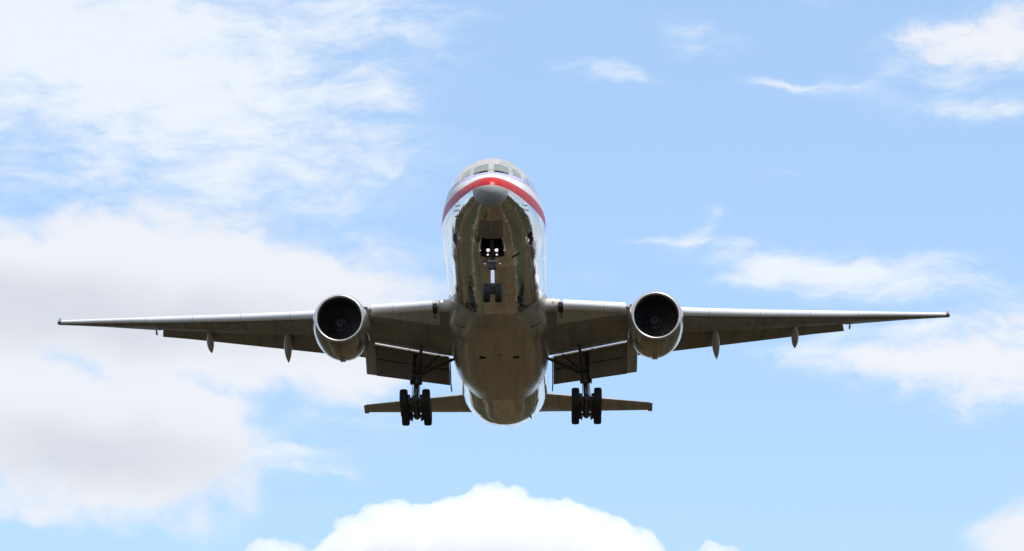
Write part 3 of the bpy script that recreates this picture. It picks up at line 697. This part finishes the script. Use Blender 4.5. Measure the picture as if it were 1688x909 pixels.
# probes low on both cheeks
for s in (-1, 1):
    for x_, p_ in ((3.1, 1.80), (3.45, 1.88), (3.7, 2.0)):
        a = S(x_, s*p_); b_ = S(x_, s*p_, .11); q = MB(); q.tube(a, b_, .035, .02, 8); q.tube(b_, b_+Vector((-.16,0,0)), .018, .012, 8); q.build('air_data_probe', M['seal'], fuselage)
a, b_ = S(46.2, 2.52), S(46.5, 2.52, .16); q = MB(); q.tube(a, b_, .07, .03, 8); q.build('drain_mast', M['seal'], fuselage)
for x0, x1, y0, y1 in ((7.4,8.5,-.42,.42),(9.2,9.8,-1.35,-.85),(11.0,12.3,.35,1.05),(13.2,13.7,-.3,.3)): keel(x0, x1, y0, y1, 'access_panel', M['hatch'], .010)
keel(6.55, 6.78, 1.10, 1.50, 'vent_slot', M['dark'], .012)
# cockpit windows: (x, phi) corners
def win(name, quad, s):
    qd = [(x, s*p) for x, p in quad]
    o = patch(name, qd, M['glass'], fuselage, .012)
    return o
exec_windows = [[(2.58,.08),(2.70,.57),(3.32,.49),(3.32,.075)], [(2.80,.71),(3.30,.98),(3.88,.86),(3.46,.60)], [(3.48,1.06),(4.15,1.18),(4.5,1.04),(4.08,.94)]]
for s in (-1, 1):
    for qd in exec_windows: win('cockpit_window', qd, s)
    patch('windscreen_wiper', [(2.46, s*.10), (2.52, s*.58), (2.56, s*.58), (2.50, s*.10)], M['seal'], fuselage, .03)

# ------------------------------------------------------------------ heaped clouds, far behind the airplane
from mathutils import noise as mn
def cloud_material(name, dens, g):
    m_ = bpy.data.materials.new(name); m_.use_nodes = True; k = NT(m_.node_tree); k.n.clear()
    o_ = k.node('ShaderNodeOutputMaterial'); v = k.node('ShaderNodeVolumePrincipled'); k.l.new(v.outputs[0], o_.inputs['Volume'])
    v.inputs['Color'].default_value = (.982,.985,.990,1); v.inputs['Density'].default_value = dens; v.inputs['Anisotropy'].default_value = g
    return m_
CLOUD = cloud_material('cumulus_droplets', .02, .2)
def cloud(name, label, blobs, dist, vox=4., amp=9., seed=1, group='heaped white clouds'):
    """blobs: (column, row, radius) of the outline as seen from the field, turned into spheres of real size at `dist` metres"""
    px = dist/4815.4; rnd = random.Random(seed)
    def world(u, v, d=0): 
        q = (fwd + right*((u-844)/4815.4) + up*((454.5-v-7)/4815.4)); return EYE + q*(dist+d)
    c0 = world(blobs[0][0], blobs[0][1])
    bm = bmesh.new()
    for u, v, r in blobs:
        for k in range(3):
            d = 0 if k == 0 else rnd.uniform(-1, 1)*r*px*1.3
            rr = r*px*(1 if k == 0 else rnd.uniform(.6, .92))
            p = world(u, v, d) - c0
            if k: p += Vector((0, rnd.uniform(-.3,.3)*r*px, -rnd.uniform(.1,.5)*r*px))
            bmesh.ops.create_icosphere(bm, subdivisions=3, radius=rr, matrix=Matrix.Translation(p))
            for q_ in range(16):       # smaller billows over the crown of each big one
                th, ph = rnd.uniform(0, 2*math.pi), math.acos(rnd.uniform(-.25, 1))
                dr = Vector((math.cos(th)*math.sin(ph), math.sin(th)*math.sin(ph), math.cos(ph)))
                if dr.x > .5: continue
                r2 = rr*rnd.uniform(.16, .36)
                bmesh.ops.create_icosphere(bm, subdivisions=2, radius=r2, matrix=Matrix.Translation(p + dr*(rr*.97 - r2*.35)))
    me = bpy.data.meshes.new(name); bm.to_mesh(me); bm.free()
    o = bpy.data.objects.new(name, me); C.collection.objects.link(o)
    rm = o.modifiers.new('remesh', 'REMESH'); rm.mode = 'VOXEL'; rm.voxel_size = vox
    bpy.context.view_layer.update()
    me2 = bpy.data.meshes.new_from_object(o.evaluated_get(bpy.context.evaluated_depsgraph_get()))
    o.modifiers.clear(); o.data = me2; me2.name = name
    n = len(me2.vertices); co = np.empty(n*3); me2.vertices.foreach_get('co', co); co = co.reshape(-1, 3)
    no = np.empty(n*3); me2.vertices.foreach_get('normal', no); no = no.reshape(-1, 3)
    for i in range(n):
        p = Vector(co[i]) + Vector((seed*991., 0, 0)); d = 0.
        for sc_, a in ((60., 1.), (28., .8), (14., .6), (7., .4)):
            d += a*(1-2*abs(mn.noise(p/sc_)))
        co[i] += no[i]*amp*(d-.45)
    me2.vertices.foreach_set('co', co.reshape(-1)); me2.update()
    rm = o.modifiers.new('remesh', 'REMESH'); rm.mode = 'VOXEL'; rm.voxel_size = vox*.8
    bpy.context.view_layer.update()
    me2 = bpy.data.meshes.new_from_object(o.evaluated_get(bpy.context.evaluated_depsgraph_get())); o.modifiers.clear(); o.data = me2; me2.name = name
    me2.shade_smooth(); me2.materials.clear(); me2.materials.append(CLOUD); o.location = c0
    return tag(o, label, 'cloud', group)
cloud('cumulus_cloud', 'large bright white heaped cloud under the airplane, domed top, largest of the heaped clouds',
      [(820,880,72),(590,905,50),(640,885,52),(700,875,48),(760,880,60),(880,880,58),(940,885,56),(1000,900,50),(1045,915,44),(560,930,44),(640,960,80),(760,970,90),(880,970,90),(1000,970,70),(800,835,34),(840,832,30),(700,1040,95),(820,1050,100),(940,1040,95),(580,1030,75),(1060,1020,75),(480,1010,60),(1160,1010,60),(1240,1015,40),(400,1015,40),(660,850,24),(935,845,24),(985,868,24)], 6000)
cloud('cumulus_cloud', 'small white puff of cloud at the left foot of the large heaped cloud', [(440,912,26),(475,920,26),(420,925,22),(505,935,28),(460,950,40),(450,985,48),(400,985,34),(500,990,50)], 6200, 3.5, 9., 2)
cloud('cumulus_cloud', 'small low white cloud top at the right foot of the large heaped cloud', [(1172,915,22),(1200,925,24),(1145,925,20),(1180,945,36),(1180,985,46),(1225,980,36),(1130,985,40)], 6300, 3.5, 8., 3)
